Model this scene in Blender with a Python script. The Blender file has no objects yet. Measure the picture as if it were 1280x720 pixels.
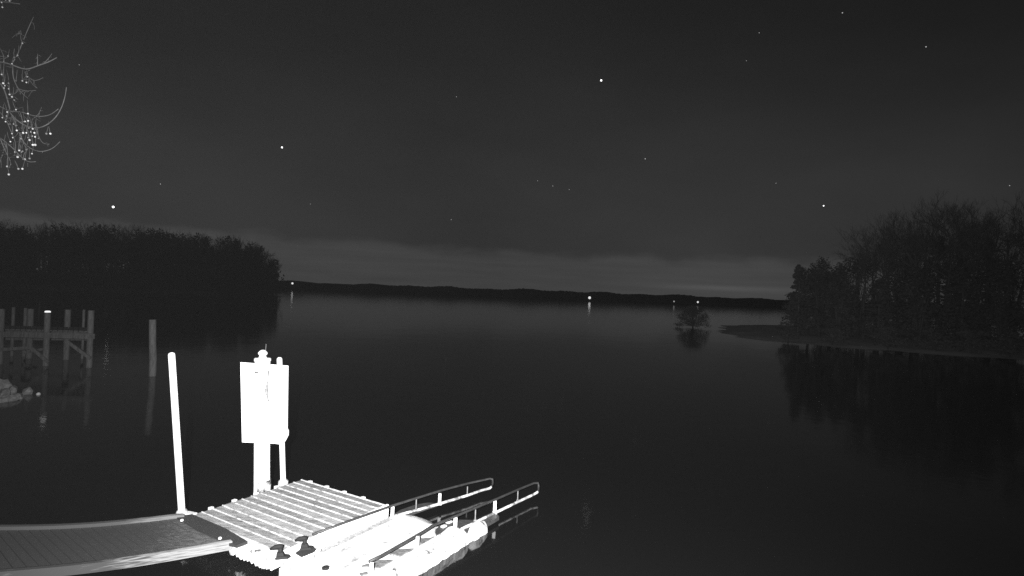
import bpy, bmesh, math, random
import numpy as np
from mathutils import Vector, Matrix

random.seed(7)
R = math.radians
scn = bpy.context.scene
col = scn.collection

# ------------------------------------------------------------------ camera
CAM_H = 5.0
PITCH, ROLL, FPX = R(0.54), R(2.1), 690.0
cam_d = bpy.data.cameras.new('camera')
cam = bpy.data.objects.new('camera', cam_d)
col.objects.link(cam)
cam_d.sensor_width = 36
cam_d.lens = 36 * FPX / 1280
cam_d.clip_start = 0.05
cam_d.clip_end = 9000
fw = Vector((0, math.cos(PITCH), math.sin(PITCH)))
rt0 = Vector((1, 0, 0))
up0 = rt0.cross(fw)
rt = rt0 * math.cos(ROLL) + up0 * math.sin(ROLL)
up = up0 * math.cos(ROLL) - rt0 * math.sin(ROLL)
cam.matrix_world = Matrix(((rt.x, up.x, -fw.x, 0), (rt.y, up.y, -fw.y, 0),
                           (rt.z, up.z, -fw.z, CAM_H), (0, 0, 0, 1)))
scn.camera = cam

# ------------------------------------------------------------------ exposure
scn.view_settings.view_transform = 'Standard'
scn.view_settings.look = 'None'
scn.view_settings.exposure = 0
scn.view_settings.gamma = 1
scn.view_settings.use_curve_mapping = False
scn.render.film_transparent = False
scn.cycles.use_denoising = False
scn.cycles.max_bounces = 6
scn.cycles.volume_bounces = 0
scn.cycles.sample_clamp_indirect = 3

# ------------------------------------------------------------------ night sky
world = bpy.data.worlds.new('World')
scn.world = world
world.use_nodes = True
nt = world.node_tree
nt.nodes.clear()


def N(t, kind, **kw):
    n = t.nodes.new(kind)
    for k, v in kw.items():
        if k.startswith('i_'):
            n.inputs[k[2:].replace('_', ' ')].default_value = v
        else:
            setattr(n, k, v)
    return n


def mth(t, op, a, b=None, c=None, clamp=False):
    n = t.nodes.new('ShaderNodeMath')
    n.operation = op
    n.use_clamp = clamp
    for i, x in enumerate((a, b, c)):
        if x is None:
            continue
        if isinstance(x, (int, float)):
            n.inputs[i].default_value = x
        else:
            t.links.new(x, n.inputs[i])
    return n.outputs[0]


def sstep(t, x, e0, e1):
    n = t.nodes.new('ShaderNodeMapRange')
    n.interpolation_type = 'SMOOTHSTEP'
    for i, v in ((0, x), (1, e0), (2, e1)):
        if isinstance(v, (int, float)):
            n.inputs[i].default_value = v
        else:
            t.links.new(v, n.inputs[i])
    n.inputs[3].default_value = 0
    n.inputs[4].default_value = 1
    return n.outputs[0]


tc = N(nt, 'ShaderNodeTexCoord')
sep = N(nt, 'ShaderNodeSeparateXYZ')
nt.links.new(tc.outputs['Generated'], sep.inputs[0])
X, Y, Z = sep.outputs
elev = mth(nt, 'MULTIPLY', mth(nt, 'ARCSINE', Z), 57.2958)
azim = mth(nt, 'MULTIPLY', mth(nt, 'ARCTAN2', X, Y), 57.2958)
comb = N(nt, 'ShaderNodeCombineXYZ')
nt.links.new(mth(nt, 'MULTIPLY', azim, 0.17), comb.inputs[0])
nt.links.new(mth(nt, 'MULTIPLY', elev, 0.42), comb.inputs[1])
nz = N(nt, 'ShaderNodeTexNoise')
nz.inputs['Scale'].default_value = 1.0
nz.inputs['Detail'].default_value = 6
nt.links.new(comb.outputs[0], nz.inputs['Vector'])
noise = nz.outputs[0]
comb2 = N(nt, 'ShaderNodeCombineXYZ')
nt.links.new(mth(nt, 'MULTIPLY', azim, 0.03), comb2.inputs[0])
nt.links.new(mth(nt, 'MULTIPLY', elev, 0.07), comb2.inputs[1])
nz2 = N(nt, 'ShaderNodeTexNoise')
nz2.inputs['Scale'].default_value = 1.0
nz2.inputs['Detail'].default_value = 4
nt.links.new(comb2.outputs[0], nz2.inputs['Vector'])
# clear strip of sky below the deck of cloud
edge = mth(nt, 'ADD', mth(nt, 'MULTIPLY', azim, -0.012), 4.3)
edge = mth(nt, 'ADD', edge, mth(nt, 'MULTIPLY', mth(nt, 'SUBTRACT', noise, 0.5), 2.8))
band = mth(nt, 'SUBTRACT', 1.0, sstep(nt, elev, mth(nt, 'SUBTRACT', edge, 0.75), mth(nt, 'ADD', edge, 0.6)))
comb3 = N(nt, 'ShaderNodeCombineXYZ')
nt.links.new(mth(nt, 'MULTIPLY', azim, 0.09), comb3.inputs[0])
nt.links.new(mth(nt, 'MULTIPLY', elev, 1.5), comb3.inputs[1])
nz3 = N(nt, 'ShaderNodeTexNoise')
nz3.inputs['Scale'].default_value = 1.0
nz3.inputs['Detail'].default_value = 7
nt.links.new(comb3.outputs[0], nz3.inputs['Vector'])
band = mth(nt, 'MULTIPLY', band, mth(nt, 'ADD', 0.35, mth(nt, 'MULTIPLY', nz3.outputs[0], 1.25)))
fade = mth(nt, 'SUBTRACT', 1.0, mth(nt, 'MULTIPLY', sstep(nt, elev, 6.0, 30.0), 0.72))
base = mth(nt, 'MULTIPLY', fade, mth(nt, 'ADD', 0.0065, mth(nt, 'MULTIPLY', nz2.outputs[0], 0.029)))
sky = mth(nt, 'ADD', base, mth(nt, 'MULTIPLY', band, 0.019))
# one thin bright slit low in the cloud, right of centre
dx = mth(nt, 'DIVIDE', mth(nt, 'SUBTRACT', azim, 20.5), 6.0)
dz = mth(nt, 'DIVIDE', mth(nt, 'SUBTRACT', elev, mth(nt, 'ADD', 1.12, mth(nt, 'MULTIPLY', noise, 0.25))), 0.22)
g = mth(nt, 'EXPONENT', mth(nt, 'MULTIPLY', mth(nt, 'ADD', mth(nt, 'MULTIPLY', dx, dx), mth(nt, 'MULTIPLY', dz, dz)), -1.0))
sky = mth(nt, 'ADD', sky, mth(nt, 'MULTIPLY', g, 0.022))
# a trace of twilight from the physical sky, in grey (the picture is infrared)
nish = N(nt, 'ShaderNodeTexSky')
nish.sky_type = 'NISHITA'
nish.sun_disc = False
nish.sun_elevation = R(2)
nish.sun_rotation = R(20)
bw = N(nt, 'ShaderNodeRGBToBW')
nt.links.new(nish.outputs[0], bw.inputs[0])
sky = mth(nt, 'ADD', sky, mth(nt, 'MULTIPLY', bw.outputs[0], 0.0008))
bg = N(nt, 'ShaderNodeBackground')
nt.links.new(sky, bg.inputs[0])
bg.inputs[1].default_value = 1.0
wo = N(nt, 'ShaderNodeOutputWorld')
nt.links.new(bg.outputs[0], wo.inputs[0])

# ------------------------------------------------------------------ lights: faint added "sun" acting as sky glow, and the infrared floodlight by the camera
sd = bpy.data.lights.new('sky_glow_sun', 'SUN')
sd.energy = 0.004
sd.angle = R(10)
so = bpy.data.objects.new('sky_glow_sun', sd)
col.objects.link(so)
so.rotation_euler = (R(60), 0, R(150))

LAMP = Vector((-0.45, -0.40, 5.25))
ld = bpy.data.lights.new('infrared_floodlight', 'SPOT')
ld.energy = 32000
ld.spot_size = R(116)
ld.spot_blend = 1.0
ld.shadow_soft_size = 0.04
lo = bpy.data.objects.new('infrared_floodlight', ld)
col.objects.link(lo)
lo.location = LAMP
lo.rotation_euler = (Vector((-0.2, 12.0, 4.0)) - LAMP).to_track_quat('-Z', 'Y').to_euler()


# ------------------------------------------------------------------ placing helper
def ray(px, py):
    return fw * FPX + rt * (px - 640) + up * (360 - py)


def at_h(px, py, h):
    """the point seen at this pixel that lies at height h"""
    d = ray(px, py)
    return Vector((0, 0, CAM_H)) + d * ((h - CAM_H) / d.z)


def at_d(px, py, dist):
    """the point seen at this pixel at depth y = dist"""
    d = ray(px, py)
    return Vector((0, 0, CAM_H)) + d * (dist / d.y)


# ------------------------------------------------------------------ materials (grey: the picture is infrared)
def g4(v):
    return (v, v, v, 1)


def mat(name, lo_, hi_, scale=6, rough=0.7, metal=0.0, bump=0.0, bscale=None, stretch=(1, 1, 1), detail=6,
        e0=0.3, e1=0.7, spec=0.3, nrough=0.65, rot=0):
    m = bpy.data.materials.new(name)
    m.use_nodes = True
    t = m.node_tree
    b = t.nodes['Principled BSDF']
    c = N(t, 'ShaderNodeTexCoord')
    mp = N(t, 'ShaderNodeMapping')
    mp.inputs['Scale'].default_value = stretch
    mp.vector_type = 'POINT'
    mp.inputs['Rotation'].default_value = (0, 0, R(rot))
    t.links.new(c.outputs['Object'], mp.inputs[0])
    n = N(t, 'ShaderNodeTexNoise')
    n.inputs['Scale'].default_value = scale
    n.inputs['Detail'].default_value = detail
    n.inputs['Roughness'].default_value = nrough
    t.links.new(mp.outputs[0], n.inputs['Vector'])
    r = N(t, 'ShaderNodeValToRGB')
    r.color_ramp.elements[0].position = e0
    r.color_ramp.elements[1].position = e1
    r.color_ramp.elements[0].color = g4(lo_)
    r.color_ramp.elements[1].color = g4(hi_)
    t.links.new(n.outputs[0], r.inputs[0])
    t.links.new(r.outputs[0], b.inputs['Base Color'])
    b.inputs['Roughness'].default_value = rough
    b.inputs['Metallic'].default_value = metal
    b.inputs['Specular IOR Level'].default_value = spec
    if bump:
        n2 = N(t, 'ShaderNodeTexNoise')
        n2.inputs['Scale'].default_value = bscale or scale * 4
        n2.inputs['Detail'].default_value = 5
        t.links.new(mp.outputs[0], n2.inputs['Vector'])
        bp = N(t, 'ShaderNodeBump')
        bp.inputs['Strength'].default_value = bump
        bp.inputs['Distance'].default_value = 0.02
        t.links.new(n2.outputs[0], bp.inputs['Height'])
        t.links.new(bp.outputs[0], b.inputs['Normal'])
    return m


def glow(name, v):
    m = bpy.data.materials.new(name)
    m.use_nodes = True
    t = m.node_tree
    t.nodes.clear()
    e = N(t, 'ShaderNodeEmission')
    e.inputs[0].default_value = (1, 1, 1, 1)
    e.inputs[1].default_value = v
    n = N(t, 'ShaderNodeTexNoise')
    n.inputs['Scale'].default_value = 0.5
    o = N(t, 'ShaderNodeOutputMaterial')
    t.links.new(e.outputs[0], o.inputs[0])
    try:
        m.cycles.emission_sampling = 'NONE'
    except Exception:
        pass
    return m


M = {}
M['deck'] = mat('frosted_deck_board', 0.07, 0.50, 9, 0.8, bump=0.8, bscale=60, detail=12, e0=0.36, e1=0.64, nrough=0.85, rot=31, stretch=(0.35, 1.5, 1))
M['rib'] = mat('frosted_rib', 0.20, 0.62, 7, 0.7, bump=0.3, detail=9, e0=0.36, e1=0.56)
M['white'] = mat('white_plastic', 0.62, 0.86, 5, 0.6, bump=0.2, e0=0.25, e1=0.5)
M['launch'] = mat('white_launch_plastic', 0.26, 0.85, 2.6, 0.6, bump=0.15, e0=0.34, e1=0.48)
M['hull'] = mat('ribbed_float_plastic', 0.10, 0.80, 5.5, 0.6, bump=0.3, e0=0.36, e1=0.50)
M['paint'] = mat('white_paint', 0.74, 0.86, 4, 0.5, bump=0.1)
M['board'] = mat('white_sign_board', 0.74, 0.84, 3, 0.5)
M['pile'] = mat('pale_weathered_pile', 0.30, 0.82, 5, 0.8, bump=0.5, stretch=(1, 1, 0.35), e0=0.22, e1=0.48)
M['rail'] = mat('dark_handrail', 0.022, 0.045, 8, 0.5, bump=0.15)
M['metal'] = mat('grey_alloy', 0.12, 0.28, 14, 0.45, 0.0, bump=0.2)
M['skid'] = mat('dark_grey_plate', 0.035, 0.075, 9, 0.5, bump=0.2)
M['rubber'] = mat('black_rubber', 0.006, 0.014, 10, 0.8)
M['plate'] = mat('dark_hinge_plate', 0.026, 0.036, 9, 0.7, bump=0.1)
M['hollow_shade'] = mat('shade_dark_hollow', 0.05, 0.22, 12, 0.85, bump=0.3)
M['recess_shade'] = mat('shade_grey_recess', 0.14, 0.45, 13, 0.85, bump=0.3)
M['gang'] = mat('grey_walkway_board', 0.030, 0.042, 5, 0.75, bump=0.25)
M['gang_edge'] = mat('walkway_side_rail', 0.035, 0.05, 5, 0.6, bump=0.15)
M['timber'] = mat('old_pier_timber', 0.08, 0.20, 4, 0.85, bump=0.5, stretch=(3, 3, 0.6))
M['rock'] = mat('pale_rock', 0.10, 0.32, 5, 0.9, bump=0.7)
M['bark'] = mat('bark', 0.06, 0.13, 9, 0.9, bump=0.5)
M['dry_bark'] = mat('near_bark', 0.025, 0.06, 12, 0.9, bump=0.4)
M['berry'] = mat('pale_berry', 0.10, 0.34, 8, 0.4)
_t = M['berry'].node_tree
_oi = N(_t, 'ShaderNodeObjectInfo')
_r = N(_t, 'ShaderNodeMapRange')
_r.inputs[3].default_value = 0.03
_r.inputs[4].default_value = 0.38
_t.links.new(_oi.outputs['Random'], _r.inputs[0])
_t.links.new(_r.outputs[0], _t.nodes['Principled BSDF'].inputs['Base Color'])
M['twig'] = mat('bare_twig', 0.02, 0.035, 0.5, 0.95)
M['needle'] = mat('evergreen_foliage', 0.05, 0.14, 0.9, 0.9)
M['grey_twig'] = mat('grey_bare_twig', 0.07, 0.16, 2, 0.9)
M['ground'] = mat('shore_ground', 0.05, 0.12, 0.8, 0.95, bump=0.6, bscale=5)
M['sand'] = mat('pale_shore_sand', 0.45, 0.80, 0.35, 0.95, bump=0.5, bscale=4)
M['hill'] = mat('wooded_hill', 0.02, 0.05, 0.05, 0.95)
M['foam'] = mat('pale_float', 0.5, 0.7, 5, 0.6)
M['lampglow'] = glow('lit_shore_lamp', 0.85)
M['faintglow'] = glow('faint_shore_lamp', 0.30)
M['capglow'] = glow('glowing_pile_cap', 1.1)
M['star1'] = glow('star_light', 3.0)
M['star2'] = glow('faint_star_light', 0.5)

# pale streaks, denser towards the dock end of the gangway's rails
def streak_mat(name, dark, bright, t0, t1, gain=0.75, s0=0.80, s1=1.05, sc=(2.2, 2.2, 34)):
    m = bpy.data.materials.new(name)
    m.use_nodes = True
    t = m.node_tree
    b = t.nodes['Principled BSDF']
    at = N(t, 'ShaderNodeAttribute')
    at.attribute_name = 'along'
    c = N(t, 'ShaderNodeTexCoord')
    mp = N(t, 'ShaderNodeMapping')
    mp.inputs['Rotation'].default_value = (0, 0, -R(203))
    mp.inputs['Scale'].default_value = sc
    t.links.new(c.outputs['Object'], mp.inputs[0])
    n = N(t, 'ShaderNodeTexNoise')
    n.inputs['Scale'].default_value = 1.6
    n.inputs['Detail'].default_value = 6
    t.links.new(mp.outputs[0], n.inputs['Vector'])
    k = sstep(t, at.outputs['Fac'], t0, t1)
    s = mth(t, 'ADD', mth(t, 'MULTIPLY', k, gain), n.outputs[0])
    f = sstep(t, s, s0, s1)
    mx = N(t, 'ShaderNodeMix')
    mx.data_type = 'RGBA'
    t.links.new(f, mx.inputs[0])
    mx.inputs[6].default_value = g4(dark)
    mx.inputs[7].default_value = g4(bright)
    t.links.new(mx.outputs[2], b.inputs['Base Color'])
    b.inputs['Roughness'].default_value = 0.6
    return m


M['near_rail'] = streak_mat('streaked_near_rail', 0.032, 0.21, 0.70, 0.0, 0.40, 0.62, 0.95)
M['far_rail'] = streak_mat('streaked_far_rail', 0.042, 0.12, 0.65, 0.25, 0.5, 0.72, 1.05)
M['gang'] = streak_mat('walkway_streaked_board', 0.042, 0.12, 0.45, -0.15, 0.30, 0.62, 0.86, (6, 34, 6))

# water
wm = bpy.data.materials.new('lake_water')
wm.use_nodes = True
t = wm.node_tree
b = t.nodes['Principled BSDF']
b.inputs['Base Color'].default_value = g4(0.006)
b.inputs['Roughness'].default_value = 0.07
b.inputs['IOR'].default_value = 1.33
b.inputs['Specular IOR Level'].default_value = 0.5
c = N(t, 'ShaderNodeTexCoord')
n1 = N(t, 'ShaderNodeTexNoise')
n1.inputs['Scale'].default_value = 1.1
n1.inputs['Detail'].default_value = 4
n2 = N(t, 'ShaderNodeTexNoise')
n2.inputs['Scale'].default_value = 0.16
n2.inputs['Detail'].default_value = 2
t.links.new(c.outputs['Object'], n1.inputs['Vector'])
t.links.new(c.outputs['Object'], n2.inputs['Vector'])
n3 = N(t, 'ShaderNodeTexNoise')
n3.inputs['Scale'].default_value = 4.5
n3.inputs['Detail'].default_value = 3
t.links.new(c.outputs['Object'], n3.inputs['Vector'])
h = mth(t, 'ADD', mth(t, 'MULTIPLY', n1.outputs[0], 0.35), n2.outputs[0])
h = mth(t, 'ADD', h, mth(t, 'MULTIPLY', n3.outputs[0], 0.11))
bp = N(t, 'ShaderNodeBump')
bp.inputs['Strength'].default_value = 0.15
bp.inputs['Distance'].default_value = 0.10
t.links.new(h, bp.inputs['Height'])
t.links.new(bp.outputs[0], b.inputs['Normal'])
M['water'] = wm


# ------------------------------------------------------------------ mesh helpers
class MB:
    """collects shapes for one mesh"""

    def __init__(self):
        self.v, self.f, self.mi = [], [], []

    def add(self, vs, fs, mi=0):
        o = len(self.v)
        self.v += [tuple(p) for p in vs]
        self.f += [tuple(i + o for i in f) for f in fs]
        self.mi += [mi] * len(fs)
        return self

    def hexa(self, b4, t4, mi=0):
        return self.add(list(b4) + list(t4), [(3, 2, 1, 0), (4, 5, 6, 7), (0, 1, 5, 4), (1, 2, 6, 5), (2, 3, 7, 6), (3, 0, 4, 7)], mi)

    def obox(self, o, ax, ay, az, mi=0):
        """box from corner o with edge vectors"""
        o, ax, ay, az = map(Vector, (o, ax, ay, az))
        return self.hexa((o, o + ax, o + ax + ay, o + ay), (o + az, o + ax + az, o + ax + ay + az, o + ay + az), mi)

    def beam(self, p, q, w, h, mi=0):
        """rectangular bar between two points"""
        p, q = Vector(p), Vector(q)
        d = (q - p).normalized()
        s = d.cross(Vector((0, 0, 1)))
        s = s.normalized() if s.length > 1e-3 else Vector((1, 0, 0))
        n = s.cross(d)
        a, c_ = s * w / 2, n * h / 2
        return self.hexa((p - a - c_, p + a - c_, q + a - c_, q - a - c_), (p - a + c_, p + a + c_, q + a + c_, q - a + c_), mi)

    def tube(self, pts, rad, n=8, mi=0, cap=True):
        pts = [Vector(p) for p in pts]
        if isinstance(rad, (int, float)):
            rad = [rad] * len(pts)
        vs, fs = [], []
        s = None
        for i, p in enumerate(pts):
            d = (pts[min(i + 1, len(pts) - 1)] - pts[max(i - 1, 0)])
            d = d.normalized() if d.length > 1e-9 else Vector((0, 0, 1))
            if s is None:
                s = d.cross(Vector((0.31, 0.17, 0.93)))
                if s.length < 1e-3:
                    s = d.cross(Vector((1, 0, 0)))
            s = (s - d * s.dot(d)).normalized()
            e = d.cross(s)
            for k in range(n):
                a = 2 * math.pi * k / n
                vs.append(p + (s * math.cos(a) + e * math.sin(a)) * rad[i])
        for i in range(len(pts) - 1):
            for k in range(n):
                k2 = (k + 1) % n
                fs.append((i * n + k, i * n + k2, (i + 1) * n + k2, (i + 1) * n + k))
        if cap:
            fs.append(tuple(range(n))[::-1])
            fs.append(tuple(range((len(pts) - 1) * n, len(pts) * n)))
        return self.add(vs, fs, mi)

    def lathe(self, c_, prof, n=20, axis=None, mi=0):
        c_ = Vector(c_)
        az = Vector(axis).normalized() if axis else Vector((0, 0, 1))
        ax = az.orthogonal().normalized()
        ay = az.cross(ax)
        vs, fs = [], []
        for r_, z_ in prof:
            for k in range(n):
                a = 2 * math.pi * k / n
                vs.append(c_ + az * z_ + (ax * math.cos(a) + ay * math.sin(a)) * r_)
        for i in range(len(prof) - 1):
            for k in range(n):
                k2 = (k + 1) % n
                fs.append((i * n + k, i * n + k2, (i + 1) * n + k2, (i + 1) * n + k))
        fs.append(tuple(range(n))[::-1])
        fs.append(tuple(range((len(prof) - 1) * n, len(prof) * n)))
        return self.add(vs, fs, mi)

    def prism(self, poly, z0, z1, mi=0):
        n = len(poly)
        vs = [Vector((p[0], p[1], z0)) for p in poly] + [Vector((p[0], p[1], z1)) for p in poly]
        fs = [tuple(range(n))[::-1], tuple(range(n, 2 * n))] + [(i, (i + 1) % n, n + (i + 1) % n, n + i) for i in range(n)]
        return self.add(vs, fs, mi)

    def build(self, name, mats, parent=None, smooth=False, bevel=0.0, origin=None):
        me = bpy.data.meshes.new(name)
        o = bpy.data.objects.new(name, me)
        loc = Vector(origin) if origin is not None else Vector((0, 0, 0))
        vs = [tuple(Vector(p) - loc) for p in self.v]
        me.from_pydata(vs, [], self.f)
        for m in (mats if isinstance(mats, (list, tuple)) else [mats]):
            me.materials.append(m)
        me.polygons.foreach_set('material_index', self.mi)
        bm = bmesh.new()
        bm.from_mesh(me)
        bmesh.ops.recalc_face_normals(bm, faces=bm.faces)
        bm.to_mesh(me)
        bm.free()
        if smooth:
            me.polygons.foreach_set('use_smooth', [True] * len(me.polygons))
        me.update()
        col.objects.link(o)
        if bevel:
            bv = o.modifiers.new('bevel', 'BEVEL')
            bv.width = bevel
            bv.segments = 2
            bv.limit_method = 'ANGLE'
        if parent:
            o.parent = parent
            o.location = loc - parent_loc(parent)
        else:
            o.location = loc
        return o


def parent_loc(o):
    v = Vector((0, 0, 0))
    while o is not None:
        v += o.location
        o = o.parent
    return v


def tag(o, label=None, cat=None, group=None, kind=None):
    if label:
        o['label'] = label
    if cat:
        o['category'] = cat
    if group:
        o['group'] = group
    if kind:
        o['kind'] = kind
    return o


def thing(name, label, cat, loc=(0, 0, 0), group=None):
    o = bpy.data.objects.new(name, None)
    o.empty_display_size = 0.2
    col.objects.link(o)
    o.location = loc
    return tag(o, label, cat, group)


# ------------------------------------------------------------------ SETTING
EXT = 1500
mb = MB()
mb.add([(-EXT, -60, 0), (EXT, -60, 0), (EXT, EXT, 0), (-EXT, EXT, 0)], [(0, 1, 2, 3)])
tag(mb.build('water', M['water']), kind='structure')
mb = MB()
mb.add([(-EXT, -60, -3.0), (EXT, -60, -3.0), (EXT, EXT, -3.0), (-EXT, EXT, -3.0)], [(0, 1, 2, 3)])
tag(mb.build('lake_bed', M['ground']), kind='structure')


def bank(name, poly, m, top=0.5, rise=0.0, inset=0.35, n=4, rough=0.15, seed=1):
    """low bank of land: outline polygon at the waterline that swells towards its middle"""
    rnd = random.Random(seed)
    poly = [Vector((p[0], p[1], 0)) for p in poly]
    # refine outline
    ref = []
    for i, p in enumerate(poly):
        q = poly[(i + 1) % len(poly)]
        k = max(1, min(24, int((q - p).length / 3)))
        for j in range(k):
            ref.append(p.lerp(q, j / k) + Vector((rnd.uniform(-1, 1), rnd.uniform(-1, 1), 0)) * rough)
    c_ = sum(ref, Vector()) / len(ref)
    vs, fs = [], []
    L = len(ref)
    for s in range(n + 1):
        f_ = s / n
        for p in ref:
            q = p.lerp(c_, f_ * 0.97)
            z_ = -0.3 + (top + 0.3) * min(1, f_ * 3) ** 0.6 + rise * f_
            vs.append((q.x, q.y, z_ + rnd.uniform(-1, 1) * rough * 0.4))
    for s in range(n):
        for i in range(L):
            j = (i + 1) % L
            fs.append((s * L + i, s * L + j, (s + 1) * L + j, (s + 1) * L + i))
    fs.append(tuple(range(n * L, n * L + L)))
    mb_ = MB().add(vs, fs)
    return tag(mb_.build(name, m, smooth=True), kind='structure')


# the shore the camera stands on, to the left and behind
bank('shore_ground', [(-70, -55), (60, -55), (40, 0.5), (6, 1.5), (-5, 2), (-10.5, 4), (-13.2, 8), (-17, 15), (-22.5, 22), (-27, 26), (-36, 33), (-60, 40), (-80, 30)],
     M['ground'], top=0.9, rise=0.6, n=6, seed=3)
# spit of land on the right
front = [at_h(x, y, 0) for x, y in ((868, 414), (905, 424), (960, 427), (1010, 433), (1060, 437), (1100, 440), (1190, 446), (1290, 453), (1400, 462))]
back = [(95, 95), (75, 118), (50, 124), (41, 115)]
bank('right_shore', [(p.x, p.y) for p in front] + [(120, 60)] + back, M['sand'], top=0.35, rise=0.5, n=6, rough=0.35, seed=5)
# land under the wood on the left
bank('wooded_point', [(-300, 190), (-215, 214), (-150, 216), (-104, 218), (-93, 226), (-96, 240), (-150, 300), (-300, 320)], M['ground'],
     top=1.0, rise=2.0, n=6, rough=1.0, seed=6)


# far shore: a low wooded ridge
def ridge(name, y0, x0, x1, hfun, depth=60, step=1.2, seed=2, z0=-0.5):
    rnd = random.Random(seed)
    n = int((x1 - x0) / step)
    vs, fs = [], []
    for i in range(n + 1):
        x = x0 + (x1 - x0) * i / n
        hh = hfun(x)
        a = hh * (0.90 + 0.10 * math.sin(x * 0.11) * math.sin(x * 0.037 + 1)) + rnd.uniform(-0.45, 0.35)
        b_ = hh * 0.8 + rnd.uniform(-1.2, 0.6)
        vs += [(x, y0 + rnd.uniform(-1, 1), z0), (x, y0 + rnd.uniform(0, 4), b_ * 0.6), (x + rnd.uniform(-.4, .4), y0 + 8 + rnd.uniform(-2, 2), a),
               (x, y0 + depth, a * 0.9), (x, y0 + depth + 6, z0)]
    for i in range(n):
        for k in range(4):
            fs.append((i * 5 + k, i * 5 + k + 1, i * 5 + 5 + k + 1, i * 5 + 5 + k))
    return tag(MB().add(vs, fs).build(name, M['hill']), kind='structure')


def far_h(x):
    return 10.2 + 0.4 * math.sin(x * 0.013 + 1) + 0.3 * math.sin(x * 0.041)


ridge('far_shore', 600, -700, 1100, far_h, seed=2)
ridge('far_shore_point', 520, 78, 330, lambda x: 3.4 * min(1, (x - 78) / 60.0) + 0.2, depth=20, seed=4)

# ------------------------------------------------------------------ haze (thin volume added so the floodlight's glow lifts the blacks)
hz = MB().obox((-EXT - 60, -80, -4.0), (2 * EXT + 120, 0, 0), (0, EXT + 140, 0), (0, 0, 64))
hm = bpy.data.materials.new('veil_haze')
hm.use_nodes = True
t = hm.node_tree
t.nodes.clear()
pv = N(t, 'ShaderNodeVolumePrincipled')
pv.inputs['Color'].default_value = (0.9, 0.9, 0.9, 1)
pv.inputs['Density'].default_value = 4.0e-5
oo = N(t, 'ShaderNodeOutputMaterial')
t.links.new(pv.outputs[0], oo.inputs['Volume'])
hz_o = hz.build('haze', hm)
tag(hz_o, kind='stuff', label='added thin haze veiling the whole lake', cat='haze')

# ------------------------------------------------------------------ dock frame: u along the launch, v across it
UU = Vector((0.50841, 0.86112, 0))
VV = Vector((0.86112, -0.50841, 0))
OO = Vector((-6.097, 10.794, 0))


def D(u, v, z):
    return OO + UU * u + VV * v + Vector((0, 0, z))


def dbox(mb_, u0, u1, v0, v1, z0, z1, mi=0):
    return mb_.hexa((D(u0, v0, z0), D(u1, v0, z0), D(u1, v1, z0), D(u0, v1, z0)), (D(u0, v0, z1), D(u1, v0, z1), D(u1, v1, z1), D(u0, v1, z1)), mi)


# ---- floating dock
ZD = 0.45
dock = thing('floating_dock', 'square floating dock with frosted ribbed deck boards and white tabs along its edge', 'dock', D(1.3, 1.3, 0))
deck = MB()
nb = 12
pitch = 2.56 / nb
for i in range(nb):
    u0 = i * pitch
    dbox(deck, u0 + 0.013, u0 + pitch - 0.013, 0.02, 2.66, ZD - 0.06, ZD - 0.004 * (i % 3), (0, 2, 0, 3, 0, 2, 3, 0, 2, 0, 3, 2)[i])
    dbox(deck, u0 + pitch - 0.0128, u0 + pitch + 0.0128, 0.02, 2.66, ZD - 0.06, ZD + 0.012, 1)
dbox(deck, -0.03, 0.0188, 0.02, 2.66, ZD - 0.06, ZD + 0.012, 1)
M['worn'] = mat('worn_deck_board', 0.07, 0.45, 8, 0.8, bump=0.8, bscale=60, detail=12, e0=0.38, e1=0.66, nrough=0.85, rot=31, stretch=(0.35, 1.5, 1))
M['pale'] = mat('pale_frosted_board', 0.08, 0.54, 10, 0.8, bump=0.8, bscale=60, detail=12, e0=0.34, e1=0.62, nrough=0.85, rot=31, stretch=(0.35, 1.5, 1))
deck.build('deck', [M['deck'], M['rib'], M['worn'], M['pale']], dock, bevel=0.006, origin=D(1.3, 1.3, ZD))
side = MB()
dbox(side, 0.30, 2.55, 0.06, 2.62, -0.18, ZD - 0.063)
side.build('float_body', M['hull'], dock, bevel=0.02, origin=D(1.3, 1.3, 0.1))
cor = MB()
rnd = random.Random(9)
vs, fs = [], []
NV = 150
for i in range(NV + 1):
    v = 0.04 + 2.60 * i / NV
    k = (i % 6) / 6.0
    u = -0.075 - 0.022 * math.sqrt(max(0, 1 - (2 * k - 1) ** 2))
    zb = 0.14 + 0.022 * abs(2 * k - 1) + 0.03 * math.sin(v * 3.1) * math.sin(v * 7.7) + rnd.uniform(-0.02, 0.02)
    vs += [D(u, v, zb), D(u, v, ZD - 0.07), D(0.29, v, ZD - 0.07), D(0.29, v, zb)]
for i in range(NV):
    for j in range(4):
        j2 = (j + 1) % 4
        fs.append((i * 4 + j, i * 4 + j2, (i + 1) * 4 + j2, (i + 1) * 4 + j))
fs += [(0, 1, 2, 3), (NV * 4, NV * 4 + 3, NV * 4 + 2, NV * 4 + 1)]
cor.add(vs, fs)
cor.build('corrugated_skirt', M['hull'], dock, origin=D(0, 1.3, 0.1))
cb_ = MB()
dbox(cb_, -0.10, 0.50, 2.665, 3.12, ZD - 0.07, ZD)
cb_.build('corner_block', M['white'], dock, bevel=0.015, origin=D(0.2, 2.9, ZD))
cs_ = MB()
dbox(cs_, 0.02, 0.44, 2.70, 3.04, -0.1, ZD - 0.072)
cs_.build('block_foot', M['recess_shade'], dock, origin=D(0.2, 2.9, 0.2))  # undercut foot; its shade is also put into the grey colour


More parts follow.
